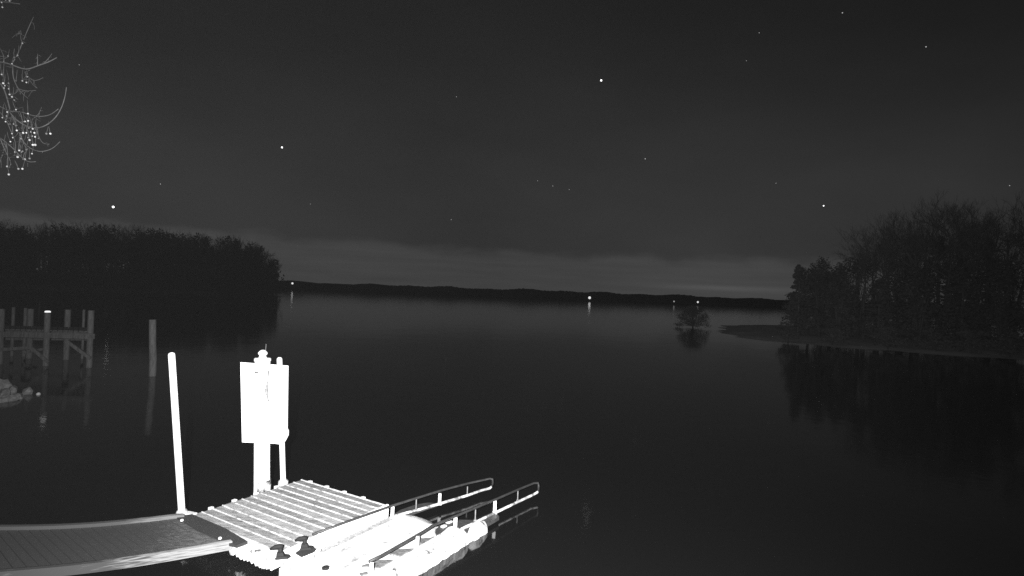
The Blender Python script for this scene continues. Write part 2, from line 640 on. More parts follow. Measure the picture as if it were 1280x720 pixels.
def tab(u, v, ang):
    m_ = MB()
    m_.prism([tuple((D(u + a, v + b_, 0))[:2]) for a, b_ in ((-0.04, -0.03), (0.04, -0.03), (0.05, 0.045), (-0.05, 0.045))] if ang == 0 else
             [tuple((D(u + a, v + b_, 0))[:2]) for a, b_ in ((-0.045, -0.05), (0.03, -0.04), (0.03, 0.04), (-0.045, 0.05))], ZD - 0.05, ZD + 0.022)
    return m_.build('edge_tab', M['paint'], dock, bevel=0.012, origin=D(u, v, ZD))


for u in (0.42, 0.92, 1.42, 1.93):
    tab(u, -0.03, 0)
for v in (0.30, 0.86, 1.42, 2.0):
    tab(2.60, v, 1)
tab(0.03, -0.02, 0)

# deck-level fascia between dock and launch
fas = MB()
dbox(fas, 0.505, 2.62, 2.665, 2.72, 0.02, ZD + 0.015)
fas.build('white_fascia', M['white'], dock, bevel=0.012, origin=D(1.3, 2.69, 0.3))

# ---- kayak launch
ZL = 0.22
launch = thing('kayak_launch', 'white moulded plastic kayak launch with two low handrails beside the dock', 'kayak launch', D(1.6, 3.5, 0))


def grid_surface(us, vs_, zf):
    vs, fs = [], []
    for u in us:
        for v in vs_:
            vs.append(D(u, v, zf(u, v)))
    n = len(vs_)
    for i in range(len(us) - 1):
        for j in range(n - 1):
            fs.append((i * n + j, i * n + j + 1, (i + 1) * n + j + 1, (i + 1) * n + j))
    return vs, fs


def lin(a, b_, n):
    return [a + (b_ - a) * i / n for i in range(n + 1)]


def floor_z(u, v):
    k = min(1, max(0, (u - 0.4) / 2.9))
    dish = math.exp(-((v - 3.55) / 0.38) ** 2)
    return ZL - 0.05 * dish * k - 0.05 * k * k - 0.42 * max(0, u - 2.75) ** 2 + 0.012 * math.sin(u * 9) * dish


def end_u(v):
    """curved far end of the floor, with a notch in the middle for the hull"""
    e = float(np.interp(v, [2.75, 2.85, 2.95, 3.08, 3.19, 3.35, 3.5, 3.62, 3.73, 3.80, 3.95, 4.12], [2.72, 2.96, 3.12, 3.27, 3.36, 3.44, 3.47, 3.46, 3.42, 2.84, 2.64, 2.46]))
    return e - 0.42 * math.exp(-((v - 3.60) / 0.035) ** 2)


fl = MB()
vsl = lin(2.76, 4.12, 40)
nu = 50
vs, fs = [], []
for i in range(nu + 1):
    for v in vsl:
        u = -0.05 + (end_u(v) + 0.05) * i / nu
        vs.append(D(u, v, floor_z(u, v)))
nv = len(vsl)
for i in range(nu):
    for j in range(nv - 1):
        fs.append((i * nv + j, i * nv + j + 1, (i + 1) * nv + j + 1, (i + 1) * nv + j))
o0 = len(vs)
# skirt round the floor
ring = [i * nv for i in range(nu + 1)] + [nu * nv + j for j in range(1, nv)] + [i * nv + nv - 1 for i in range(nu - 1, -1, -1)] + list(range(nv - 2, 0, -1))
for k in ring:
    p = vs[k]
    vs.append(Vector((p.x, p.y, -0.2)))
for i in range(len(ring)):
    j = (i + 1) % len(ring)
    fs.append((ring[i], o0 + i, o0 + j, ring[j]))
fl.add(vs, fs)
fl.build('launch_floor', M['launch'], launch, smooth=False, origin=D(1.6, 3.4, 0.1))

# near pontoon: ribbed side, wavy end
pon = MB()


def pz(u):
    """top of the pontoon along its length"""
    z_ = 0.27
    z_ += 0.035 * math.exp(-((u - 2.78) / 0.13) ** 2) - 0.15 * math.exp(-((u - 3.04) / 0.09) ** 2)
    z_ += 0.01 * math.exp(-((u - 3.34) / 0.10) ** 2) - 0.35 * max(0, u - 3.42)
    return z_


prof_us = lin(-0.1, 3.62, 96)
vs, fs = [], []
for u in prof_us:
    k = 0.016 * (1 if (int((u + 10) / 0.16) % 2) else 0)
    zt = pz(u)
    vo = 4.56 + (0.03 if u > 3.1 else 0) - 0.10 * max(0, u - 3.5)
    q_ = min(1, max(0, (u - 2.84) / 0.2))
    vi = 0.26 * q_ * q_ * (3 - 2 * q_)
    for v, z_ in ((4.16 + vi, -0.2), (4.16 + vi, zt - 0.06), (4.18 + vi, zt - 0.012), (4.22 + vi * 0.95, zt), (4.42 + vi * 0.3, zt - 0.01), (vo - 0.05, zt - 0.05), (vo - k, zt - 0.12), (vo + 0.01 - k, 0.0), (vo - 0.02 - k, -0.2)):
        vs.append(D(u, v, z_))
for i in range(len(prof_us) - 1):
    for j in range(8):
        fs.append((i * 9 + j, i * 9 + j + 1, (i + 1) * 9 + j + 1, (i + 1) * 9 + j))
fs.append(tuple(range(9)))
fs.append(tuple(range((len(prof_us) - 1) * 9, len(prof_us) * 9)))
pon.add(vs, fs)
pon.build('side_pontoon', M['hull'], launch, origin=D(1.6, 4.35, 0.1))

# front step that joins launch and dock (reaches the bottom edge of the picture)
st = MB()
dbox(st, -0.10, 0.28, 3.13, 4.52, 0.02, ZL + 0.02)
st.build('front_step', M['launch'], launch, bevel=0.03, origin=D(-0.1, 3.4, 0.1))

# strip along the fascia, its shadow put into the grey colour
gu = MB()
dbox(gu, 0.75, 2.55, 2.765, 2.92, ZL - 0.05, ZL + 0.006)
gu.build('recess_shade', M['recess_shade'], launch, origin=D(1.6, 2.84, ZL))


def flat(name, px, z_, th, m, parent, dz=0.0):
    """thin moulded piece whose outline is given on the plane z"""
    pts = [at_h(x, y, z_) for x, y in px]
    mb_ = MB().prism([(p.x, p.y) for p in pts], z_ - th, z_ + dz)
    c_ = sum(pts, Vector()) / len(pts)
    return mb_.build(name, m, parent, origin=c_)


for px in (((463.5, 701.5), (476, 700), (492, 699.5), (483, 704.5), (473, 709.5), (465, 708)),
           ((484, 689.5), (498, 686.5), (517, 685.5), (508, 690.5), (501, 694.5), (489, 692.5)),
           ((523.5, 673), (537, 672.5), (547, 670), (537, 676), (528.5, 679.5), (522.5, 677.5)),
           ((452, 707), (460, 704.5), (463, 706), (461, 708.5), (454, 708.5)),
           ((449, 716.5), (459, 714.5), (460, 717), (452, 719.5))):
    flat('hollow_shade_patch', px, ZL + 0.02, 0.05, M['hollow_shade'], launch, 0.004)  # flat dark pads; the shade of recesses is put into their colour
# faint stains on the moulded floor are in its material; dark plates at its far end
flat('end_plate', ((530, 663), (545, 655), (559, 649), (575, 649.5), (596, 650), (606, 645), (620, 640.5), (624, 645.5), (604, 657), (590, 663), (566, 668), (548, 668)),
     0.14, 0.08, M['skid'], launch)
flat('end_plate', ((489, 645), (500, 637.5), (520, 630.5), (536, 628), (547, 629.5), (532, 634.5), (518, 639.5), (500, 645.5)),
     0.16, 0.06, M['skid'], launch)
flat('white_tab', ((557, 653), (562, 651.5), (565.5, 652.2), (561, 654)), 0.15, 0.02, M['paint'], launch, 0.02)
flat('white_tab', ((551, 658.5), (555, 656.8), (558.5, 657.5), (554, 659.5)), 0.15, 0.02, M['paint'], launch, 0.02)
pk = MB().lathe(at_h(407, 709.5, ZL + 0.02), [(0.0, -0.02), (0.062, -0.02), (0.062, 0.012), (0.05, 0.018), (0.0, 0.018)], 18)
pk.build('drain_plug', M['rubber'], launch, origin=at_h(407, 709.5, ZL))


# handrails
def handrail(rail_px, posts, lower_px, label):
    """rail_px: (px, py, z) of the top tube; posts: (px, foot py, top py, thick); lower_px: the beam that runs out over the water"""
    rp = [at_h(x, y, z_) for x, y, z_ in rail_px]
    root_ = MB().tube(rp, 0.026, 10).build('handrail', M['rail'], launch, smooth=True, origin=rp[0])
    root_['label'] = label
    for x, yf, yt, w, zf in posts:
        foot = at_h(x, yf, zf)
        # the post rises until it meets the pixel row of its top
        d0 = foot.y
        top = at_d(x + (foot.z - zf), yt, d0)
        top = Vector((foot.x, foot.y, top.z))
        m_ = MB()
        if w > 0.05:
            m_.obox(foot + Vector((-w / 2, -0.02, 0)), (w, 0.0, 0), (0, 0.05, 0), (0, 0, top.z - foot.z))
        else:
            m_.tube([foot, top], w / 2, 8)
        m_.obox(foot + Vector((-w / 2 - 0.015, -0.035, -0.02)), (w + 0.03, 0, 0), (0, 0.07, 0), (0, 0, 0.03))
        m_.build('post', M['paint'] if w > 0.03 else M['metal'], root_, origin=foot)
    lp = [at_h(x, y, z_) for x, y, z_ in lower_px]
    MB().tube(lp, 0.03, 10).build('lower_beam', M['lowbeam'], root_, smooth=True, origin=lp[0])
    return root_


M['lowbeam'] = mat('wet_pale_beam', 0.14, 0.75, 4, 0.5, bump=0.2, e0=0.40, e1=0.60)


def zrail(px_a, px_b, n=2):
    return [px_a, px_b]


handrail([(391, 668, 0.47), (440, 650, 0.49), (486, 633.5, 0.49), (550, 613.5, 0.48), (584, 604.5, 0.46), (612, 598.2, 0.43), (615.5, 599, 0.42), (616, 602, 0.36), (615.5, 608, 0.20)],
         [(393, 689, 671, 0.02, 0.2), (438, 666, 653, 0.022, 0.22), (490.5, 646, 632.5, 0.062, 0.2), (520, 637, 624, 0.026, 0.18), (549.5, 629.5, 617, 0.062, 0.16), (584, 619, 608, 0.026, 0.15)],
         [(494, 645, 0.18), (520, 638, 0.16), (549, 629.8, 0.15), (584, 619.4, 0.15), (600, 613.5, 0.15), (612, 610.5, 0.16), (615.3, 607.5, 0.2)],
         'dark handrail on the dock side of the launch')
handrail([(461.5, 702, 0.49), (476, 695, 0.50), (522, 669, 0.50), (541, 657, 0.50), (594, 635, 0.48), (620, 624, 0.46), (650, 611, 0.43), (667, 604, 0.41), (672.5, 603.5, 0.40), (673.3, 607, 0.34), (673, 614, 0.2)],
         [(464, 724, 704, 0.055, 0.24), (521.5, 689, 671, 0.055, 0.25), (569, 662, 647, 0.066, 0.2), (594, 650, 637, 0.026, 0.18), (618.3, 640.5, 626, 0.066, 0.16), (647, 625.5, 613.5, 0.026, 0.15)],
         [(572, 664, 0.16), (596, 652, 0.15), (621, 640, 0.15), (647, 627.5, 0.15), (664, 619.5, 0.15), (671, 616, 0.17), (673, 613.5, 0.2)],
         'dark handrail on the open water side of the launch')


# black cleats on the deck corner
def cleat(px, py, label):
    p = at_h(px, py, ZD)
    e = thing('dock_cleat', label, 'cleat', p, 'black cleats on the dock corner')
    r_ = Vector((0.97, 0.24, 0))
    b0_ = Vector((-0.24, 0.97, 0))
    m_ = MB()
    m_.hexa([p + r_ * a + b0_ * b_ for a, b_ in ((-0.05, -0.06), (0.16, -0.06), (0.21, 0.03), (0.10, 0.08))],
            [p + r_ * a + b0_ * b_ + Vector((0, 0, 0.045)) for a, b_ in ((-0.04, -0.05), (0.13, -0.05), (0.17, 0.03), (0.08, 0.07))])
    m_.hexa([p + r_ * a + b0_ * b_ + Vector((0, 0, 0.044)) for a, b_ in ((-0.03, -0.045), (0.10, -0.045), (0.10, 0.045), (-0.03, 0.045))],
            [p + r_ * a + b0_ * b_ + Vector((0, 0, 0.105)) for a, b_ in ((-0.02, -0.03), (0.075, -0.03), (0.075, 0.03), (-0.02, 0.03))])
    m_.build('base', M['rubber'], e, bevel=0.008, origin=p)
    s_ = MB().tube([p + r_ * 0.03 + Vector((0, 0, 0.08)), p + r_ * 0.03 + Vector((0, 0, 0.175))], 0.034, 10)
    s_.build('stem', M['rubber'], e, smooth=True, origin=p)
    h_ = MB().tube([p + r_ * 0.068 + Vector((0, 0, 0.19)), p + r_ * 0.02 + Vector((0, 0, 0.198)), p - r_ * 0.06 + Vector((0, 0, 0.188)), p - r_ * 0.13 + Vector((0, 0, 0.162))],
                   [0.032, 0.042, 0.036, 0.018], 10)
    h_.build('horn', M['rubber'], e, smooth=True, origin=p)
    return e


cleat(347.5, 698, 'black cleat on the bare dock corner, nearer the water')
c2 = cleat(378, 687, 'black cleat beside the dark gap plate near the launch')
mt = MB()  # dark plate put where the corner has a shadowed gap
mp_ = [at_h(x, y, ZD + 0.01) for x, y in ((369, 691.5), (381, 683), (396, 686), (393, 690), (377, 696.5))]
mt.prism([(p.x, p.y) for p in mp_], ZD + 0.004, ZD + 0.016)
tag(mt.build('dark_gap_plate', M['plate'], origin=mp_[0]), 'dark plate added in place of the shadowed gap in the white dock corner beside a cleat', 'gap plate')

# ------------------------------------------------------------------ gangway
gang = thing('gangway', 'long grey boarded gangway leading from the left edge to the dock', 'gangway', (-6.5, 9.8, 0.45))
F0, F1 = Vector((-6.22, 10.60, 0)), Vector((-8.80, 9.70, 0))
N0, N1 = Vector((-4.72, 9.55, 0)), Vector((-7.37, 8.19, 0))


def gz(t_):
    return 0.50 + 0.10 * t_ - 0.075 * math.sin(min(1, max(0, t_ / 1.15)) * math.pi)


def gp(t_, s_, z_=0.0):
    """t along the gangway from the hinge (0) outwards, s across from far (0) to near (1)"""
    p = (F0 + (F1 - F0) * t_).lerp(N0 + (N1 - N0) * t_, s_)
    return Vector((p.x, p.y, gz(t_) + z_))


def along(o, f):
    me = o.data
    a = me.attributes.new('along', 'FLOAT', 'POINT')
    a.data.foreach_set('value', [f(v.co) for v in me.vertices])


def t_of(p):
    # parameter along the gangway of a world point
    d = ((F1 - F0) + (N1 - N0)) / 2
    q = (F0 + N0) / 2
    return (Vector((p.x, p.y, 0)) - q).dot(d) / d.length_squared


TMAX = 3.0
gd = MB()
npl = 54
for i in range(npl):
    t0, t1 = -0.03 + (TMAX + 0.0) * i / npl, -0.03 + (TMAX + 0.0) * (i + 0.90) / npl
    k0, k1 = 0.13 * min(1, max(0, t0)), 0.13 * min(1, max(0, t1))
    gd.hexa((gp(t0, 0.06, -0.04), gp(t1, 0.06, -0.04), gp(t1 - k1, 0.94, -0.04), gp(t0 - k0, 0.94, -0.04)), (gp(t0, 0.06), gp(t1, 0.06), gp(t1 - k1, 0.94), gp(t0 - k0, 0.94)))
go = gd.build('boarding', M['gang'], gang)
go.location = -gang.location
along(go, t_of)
tr = MB()
for i in range(36):
    t0, t1 = TMAX * i / 36, TMAX * (i + 1) / 36
    tr.hexa((gp(t0, 0.05, -0.10), gp(t1, 0.05, -0.10), gp(t1, 0.95, -0.10), gp(t0, 0.95, -0.10)), (gp(t0, 0.05, -0.045), gp(t1, 0.05, -0.045), gp(t1, 0.95, -0.045), gp(t0, 0.95, -0.045)))
to_ = tr.build('under_tray', M['plate'], gang)


def grail(s0, s1, zlo, zhi, name, m):
    vs, fs = [], []
    K = 90
    prof = ((s0, zlo), (s0, zhi), (s0 * 0.5 + s1 * 0.5, zhi + 0.012), (s1, zhi), (s1, (zhi + zlo) / 2), (s1, zlo))
    for i in range(K + 1):
        t_ = -0.02 + (TMAX + 0.02) * i / K
        for s_, z_ in prof:
            vs.append(gp(t_, s_, z_))
    n = len(prof)
    for i in range(K):
        for j in range(n):
            j2 = (j + 1) % n
            fs.append((i * n + j, i * n + j2, (i + 1) * n + j2, (i + 1) * n + j))
    fs.append(tuple(range(n)))
    fs.append(tuple(range(K * n, K * n + n)))
    o = MB().add(vs, fs).build(name, m, gang)
    o.location = -gang.location
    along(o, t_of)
    return o


to_.location = -gang.location
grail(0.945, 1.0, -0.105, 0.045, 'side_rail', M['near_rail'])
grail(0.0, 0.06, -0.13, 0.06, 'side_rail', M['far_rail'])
# hinge plate onto the dock
hp = MB()
hpts = [at_h(x, y, 0.50) for x, y in ((219, 646.5), (240, 643.5), (281, 661), (309, 677.5), (296, 682.5), (281, 679), (247, 664))]
hp.prism([(p.x, p.y) for p in hpts], 0.468, 0.515)
ho = hp.build('hinge_plate', M['plate'], gang)
ho.location = -gang.location
for x, y in ((227.3, 651), (275, 673.5)):
    bo = MB().lathe(at_h(x, y, 0.515), [(0.0, 0), (0.028, 0), (0.028, 0.02), (0.016, 0.03), (0.0, 0.03)], 10).build('bolt', M['paint'], gang)
    bo.location = -gang.location
br = MB()
q0 = at_h(289, 681, 0.4)
br.hexa([q0 + Vector((0.0, -0.03, -0.17)), q0 + Vector((0.07, -0.05, -0.17)), q0 + Vector((0.09, 0.06, -0.17)), q0 + Vector((0.02, 0.08, -0.17))],
        [q0 + Vector((-0.06, -0.05, 0.06)), q0 + Vector((0.0, -0.06, 0.06)), q0 + Vector((0.04, 0.08, 0.06)), q0 + Vector((-0.03, 0.10, 0.06))])
bro = br.build('hinge_bracket', M['rib'], gang, bevel=0.01)
bro.location = -gang.location


# ------------------------------------------------------------------ poles and sign
def pole(name, foot_px, foot_py, top_px, top_py, zf, r_, label, cat, lean_y=0.0, group=None, below=1.2):
    foot = at_h(foot_px, foot_py, zf)
    top = at_d(top_px, top_py, foot.y + lean_y)
    e = thing(name, label, cat, (foot.x, foot.y, 0), group)
    d = (top - foot).normalized()
    m_ = MB().tube([foot - d * below, foot, foot.lerp(top, 0.5), top - d * r_ * 0.8, top - d * r_ * 0.3, top], [r_, r_, r_, r_, r_ * 0.85, r_ * 0.35], 18)
    m_.build('pole', M['paint'], e, smooth=True, origin=foot)
    return e, foot, top


e, foot, top = pole('mooring_pole', 227.3, 641, 214.3, 440.5, ZD, 0.062, 'tall plain white pole leaning slightly at the left dock corner', 'pole')
m_ = MB()
m_.lathe(foot, [(0.064, -0.06), (0.10, -0.06), (0.10, 0.02), (0.085, 0.05), (0.064, 0.05)], 18)
m_.build('collar', M['rib'], e, smooth=False, origin=foot)
m_ = MB().obox(foot + Vector((0.05, -0.06, -0.04)), UU * 0.05 + VV * 0.22, UU * 0.12, (0, 0, 0.07))
m_.build('bracket', M['rib'], e, bevel=0.012, origin=foot)

e, foot, top = pole('dock_pole', 354, 603, 349.3, 446.5, ZD, 0.060, 'thinner white pole behind the right side of the sign board', 'pole')
m_ = MB()
m_.lathe(foot, [(0.062, -0.06), (0.11, -0.06), (0.11, 0.03), (0.085, 0.06), (0.062, 0.06)], 18)
m_.build('collar', M['rib'], e, origin=foot)

# sign post: round pile, board, beacon
pf = at_h(331, 612, ZD) + UU * 0.05 - VV * 0.18
sign = thing('sign_post', 'thick white piling carrying a blank white sign board and a small beacon', 'sign', (pf.x, pf.y, 0))
dist = pf.y
pt = at_d(328.2, 450, dist)
pr = 0.165
pil = MB().tube([Vector((pf.x + 0.03, pf.y, -2.5)), Vector((pf.x + 0.02, pf.y, 0)), pf.lerp(pt, 0.5), pt], [pr * 1.06, pr * 1.04, pr, pr * 0.98], 28)
pil.build('piling', M['pile'], sign, smooth=True, origin=pf)
M['stain'] = mat('waterline_growth', 0.02, 0.62, 7, 0.9, bump=0.6, e0=0.40, e1=0.62)
MB().tube([Vector((pf.x + 0.021, pf.y, 0.05)), Vector((pf.x + 0.016, pf.y, 0.62))], [pr * 1.06, pr * 1.05], 28).build('stained_foot', M['stain'], sign, smooth=True, origin=pf)
cp = MB()
cp.lathe(pt, [(pr, -0.02), (pr + 0.012, -0.02), (pr + 0.012, 0.03), (pr, 0.045), (0.0, 0.05)], 28)
cp.build('pile_cap', M['paint'], sign, origin=pt)
bc = MB().lathe(pt + Vector((0, 0, 0.045)), [(0.085, 0), (0.085, 0.02), (0.065, 0.05), (0.085, 0.075), (0.102, 0.10), (0.098, 0.125), (0.06, 0.165), (0.035, 0.18), (0.0, 0.185)], 24)
bc.build('beacon', M['paint'], sign, smooth=True, origin=pt)
sp = MB().tube([pt + Vector((0.06, 0, 0.2)), pt + Vector((0.065, 0, 0.36))], 0.004, 5)
sp.build('spike', M['metal'], sign, origin=pt)
bd = MB()
dy = dist + pr + 0.03
corners = [at_d(x, y, dy) for x, y in ((300.2, 452.8), (360, 457.2), (359.0, 536), (360.5, 538.5), (360.3, 544), (356.5, 551.5), (351, 555.8), (344, 554.8), (302.3, 553))]
n = len(corners)
bd.add([c_ for c_ in corners] + [c_ + Vector((0, 0.04, 0)) for c_ in corners],
       [tuple(range(n)), tuple(range(n, 2 * n))[::-1]] + [(i, (i + 1) % n, n + (i + 1) % n, n + i) for i in range(n)])
bd.build('sign_board', M['board'], sign, bevel=0.008, origin=corners[0])
for y in (470, 520, 546):
    a, b_ = at_d(309, y - 0.7, dy - 0.02), at_d(350, y + 1.2, dy - 0.02)
    MB().beam(a, b_, 0.035, 0.06).build('cross_bar', M['board'], sign, origin=a)
# dark fixings and a dark stain on the pile, shaped as a thin tube
for x, y, w, h in ((321.5, 465.2, 0.075, 0.022), (321.8, 473.6, 0.06, 0.012)):
    p = at_d(x, y, dist - pr * 0.92)
    MB().obox(p - Vector((w / 2, 0.03, h / 2)), (w, 0, 0), (0, 0.06, 0), (0, 0, h)).build('slot_bracket', M['rubber'], sign, origin=p)
cb = MB()
cpts = [at_d(x, y, dist - 0.06) + Vector((0, -0.10, 0)) for x, y in ((337.8, 462), (337.2, 474), (335.8, 482), (335.4, 488), (336.4, 494), (337.8, 501))]
cb.tube(cpts, [0.015, 0.006, 0.022, 0.036, 0.016, 0.012], 8)
cb.build('stain_streak', M['metal'], sign, smooth=True, origin=cpts[0])

# lone pile in the water
def wet_pile(px, py_foot, py_top, r_, label, group=None, name='mooring_pile'):
    f_ = at_h(px, py_foot, 0)
    t_ = at_d(px + 0.3, py_top, f_.y)
    m_ = MB().tube([f_ + Vector((0, 0, -2)), f_ + Vector((0, 0, 0.9)), f_.lerp(t_, 0.6), t_], [r_ * 1.05, r_ * 1.03, r_, r_], 18)
    o = m_.build(name, M['timber'], smooth=False, origin=f_)
    return tag(o, label, 'pile', group)


wet_pile(190.5, 470, 399.5, 0.165, 'single grey timber pile standing alone in the water')

# ------------------------------------------------------------------ old pier on the left
pier = thing('old_pier', 'old timber pier with tall piles and sloping braces at the left edge', 'pier', (-28, 32, 0))
DF = 5 * FPX / (454 - 342.0)          # depth of the front row of piles
DB = DF + 2.6


def pile_at(px, top, d_, r_):
    a = at_d(px, top, d_)
    m_ = MB().tube([Vector((a.x + 0.02, d_, -2)), Vector((a.x, d_, a.z))], [r_ * 1.04, r_], 14)
    return m_.build('pile', M['timber'], pier, origin=(a.x, d_, 0)), a


_, cap_p = pile_at(59.6, 390.5, DF, 0.145)
pile_at(114, 388, DF, 0.15)
pile_at(2, 386, DF, 0.15)
pile_at(-46, 384, DF, 0.15)
pile_at(85, 387, DB, 0.155)
pile_at(38.5, 386, DB, 0.155)
pile_at(-14, 384, DB, 0.155)
pile_at(105, 387, DB + 0.6, 0.07)
pile_at(32, 385, DB + 0.6, 0.085)
pile_at(17, 384, DB + 0.6, 0.085)
shiny_cap = MB().lathe(Vector((cap_p.x, DF, cap_p.z)), [(0.0, 0.002), (0.135, 0.002), (0.135, 0.06), (0.09, 0.09), (0.0, 0.09)], 16)
shiny_cap.build('glowing_cap', M['capglow'], pier, origin=(cap_p.x, DF, cap_p.z))  # pile cap; the shine of its reflective top is put in as emission


def pbeam(name, a, b_, d_, w, h):
    p, q = at_d(a[0], a[1], d_), at_d(b_[0], b_[1], d_)
    return MB().beam(p, q, w, h).build(name, M['timber'], pier, origin=p)


pbeam('cross_beam', (-80, 416), (118, 420.5), DF - 0.19, 0.08, 0.30)
pbeam('cross_beam', (-80, 412), (112, 415.5), DB - 0.2, 0.08, 0.22)
pbeam('cross_beam', (-60, 423), (110, 424), DB + 0.9, 0.08, 0.16)
pbeam('brace', (84, 427), (113, 448), DF - 0.19, 0.07, 0.17)
pbeam('brace', (38, 434), (60.5, 453), DF - 0.19, 0.07, 0.17)
pbeam('brace', (-60, 441), (40, 434.5), DF - 0.28, 0.07, 0.17)
pbeam('brace', (30, 441), (56, 436), DB - 0.2, 0.07, 0.15)
dk = MB()
p, q = at_d(-60, 411.5, DF), at_d(112, 415.5, DF)
sk = lambda a, d_: a * (d_ / DF)
for i in range(26):
    a = p.lerp(q, i / 26)
    b_ = p.lerp(q, (i + 0.88) / 26)
    dk.hexa((Vector((sk(a.x, DF + 0.2), DF + 0.2, a.z)), Vector((sk(b_.x, DF + 0.2), DF + 0.2, b_.z)), Vector((sk(b_.x, DB - 0.25), DB - 0.25, b_.z)), Vector((sk(a.x, DB - 0.25), DB - 0.25, a.z))),
            (Vector((sk(a.x, DF + 0.2), DF + 0.2, a.z + .06)), Vector((sk(b_.x, DF + 0.2), DF + 0.2, b_.z + .06)), Vector((sk(b_.x, DB - 0.25), DB - 0.25, b_.z + .06)), Vector((sk(a.x, DB - 0.25), DB - 0.25, a.z + .06))))
dk.build('plank_deck', M['timber'], pier, origin=p)


# ------------------------------------------------------------------ rocks
def rock(px, py, w, h, label, seed, zb=0.0):
    rnd = random.Random(seed)
    c_ = at_h(px, py, zb)
    bm = bmesh.new()
    bmesh.ops.create_icosphere(bm, subdivisions=3, radius=1)
    ph = [rnd.uniform(0, 6) for _ in range(6)]
    pl_ = [(Vector((rnd.uniform(-1, 1), rnd.uniform(-1, 1), rnd.uniform(-0.4, 1))).normalized(), rnd.uniform(0.62, 0.85)) for _ in range(9)]
    for v in bm.verts:
        p = v.co
        for nn, dd in pl_:                       # cut flat faces
            k = p.dot(nn) - dd
            if k > 0:
                p -= nn * k
        p *= 1 + 0.06 * math.sin(p.x * 7 + ph[0]) * math.sin(p.y * 6 + ph[1]) + 0.04 * math.sin(p.z * 9 + ph[2])
        v.co = Vector((p.x * w, p.y * w * 0.8, p.z * h))
    me = bpy.data.meshes.new('rock')
    bm.to_mesh(me)
    bm.free()
    me.materials.append(M['rock'])
    o = bpy.data.objects.new('rock', me)
    col.objects.link(o)
    o.location = c_ + Vector((0, 0, h * 0.35))
    o.rotation_euler = (rnd.uniform(-.3, .3), rnd.uniform(-.3, .3), rnd.uniform(0, 6))
    return tag(o, label, 'rock', 'rocks along the left shore')


rock(33, 493, 0.21, 0.24, 'pale rock standing a little apart at the right end of the rock pile', 1, 0.0)
rock(23, 498, 0.24, 0.15, 'wide flat rock between the rock pile and the lone end rock', 2)
rock(7, 484, 0.25, 0.27, 'topmost pale rock of the pile at the left edge', 3, 0.22)
rock(2, 503, 0.26, 0.18, 'low rock at the waterline at the very left edge', 4)
rock(13, 501, 0.27, 0.17, 'rock at the front of the pile, second from its left end', 5)
rock(-6, 488, 0.4, 0.42, 'big rock partly cut by the left edge of the photo', 6, 0.1)
rock(16, 490, 0.22, 0.24, 'small upright rock at the back of the pile, right of its topmost rock', 7, 0.12)
rock(5, 494, 0.25, 0.22, 'rock in the middle of the pile under its topmost rock', 8, 0.12)
p = at_h(48, 493, 0)
m_ = MB().lathe(p, [(0.0, -0.08), (0.05, -0.07), (0.085, 0.0), (0.07, 0.05), (0.03, 0.085), (0.0, 0.09)], 14)
tag(m_.build('float_buoy', M['foam'], smooth=True, origin=p), 'tiny pale float on the water just right of the rocks', 'buoy')


# ------------------------------------------------------------------ trees
def rod(m_, a, b_, ra, rb, n=3):
    m_.tube([a, b_], [ra, rb], n, cap=False)


def grow(m_, p, d, ln, r_, depth, rnd, spread=0.6, upb=0.15, n=4, tw=None, kids=(3, 4)):
    """one limb and what grows from it"""
    steps = 3
    pts, rs = [p], [r_]
    dd = d.copy()
    for i in range(steps):
        dd = (dd + Vector((rnd.uniform(-1, 1), rnd.uniform(-1, 1), rnd.uniform(-0.6, 1) + upb)) * 0.16).normalized()
        pts.append(pts[-1] + dd * ln / steps)
        rs.append(r_ * (1 - 0.55 * (i + 1) / steps))
    (tw if (tw is not None and depth <= 1) else m_).tube(pts, rs, n if depth > 1 else 3, cap=False)
    if depth == 0:
        return
    k = rnd.randint(*kids)
    for i in range(k):
        f_ = rnd.uniform(0.35, 1.0) if i else 1.0
        j = min(steps - 1, int(f_ * steps))
        q = pts[j].lerp(pts[j + 1], min(1, f_ * steps - j))
        a = dd.orthogonal().normalized()
        a = Matrix.Rotation(rnd.uniform(0, 6.28), 3, dd) @ a
        nd = (dd + a * rnd.uniform(0.5, 1.2) * spread + Vector((0, 0, upb))).normalized()
        grow(m_, q, nd, ln * rnd.uniform(0.55, 0.8), max(0.012, r_ * 0.5), depth - 1, rnd, spread, upb, n, tw, kids)


def bare_tree_meshes(h, seed, depth=4, rmin=0.012):
    """returns (trunk mesh builder, crown mesh builder) of a bare tree"""
    rnd = random.Random(seed)
    tk, cr = MB(), MB()
    fork = h * rnd.uniform(0.22, 0.36)
    lean = Vector((rnd.uniform(-.05, .05), rnd.uniform(-.05, .05), 1))
    pts = [Vector((0, 0, -0.3)), lean * fork * 0.5, lean * fork, lean * h * 0.55 + Vector((rnd.uniform(-.3, .3), rnd.uniform(-.3, .3), 0)), lean * h * 0.78]
    r0 = h * 0.016
    tk.tube(pts, [r0 * 1.3, r0, r0 * 0.85, r0 * 0.5, r0 * 0.22], 8)
    for i in range(rnd.randint(9, 12)):
        f_ = rnd.uniform(0.0, 1.0)
        q = pts[2].lerp(pts[3], f_ / 0.6) if f_ < 0.6 else pts[3].lerp(pts[4], (f_ - 0.6) / 0.4)
        a = rnd.uniform(0, 6.28)
        d = Vector((math.cos(a), math.sin(a), rnd.uniform(0.5, 1.5))).normalized()
        grow(cr, q, d, h * rnd.uniform(0.17, 0.26) * (1.15 - 0.5 * f_), r0 * 0.35, depth - 1, rnd, 0.75, 0.16, 4)
    return tk, cr


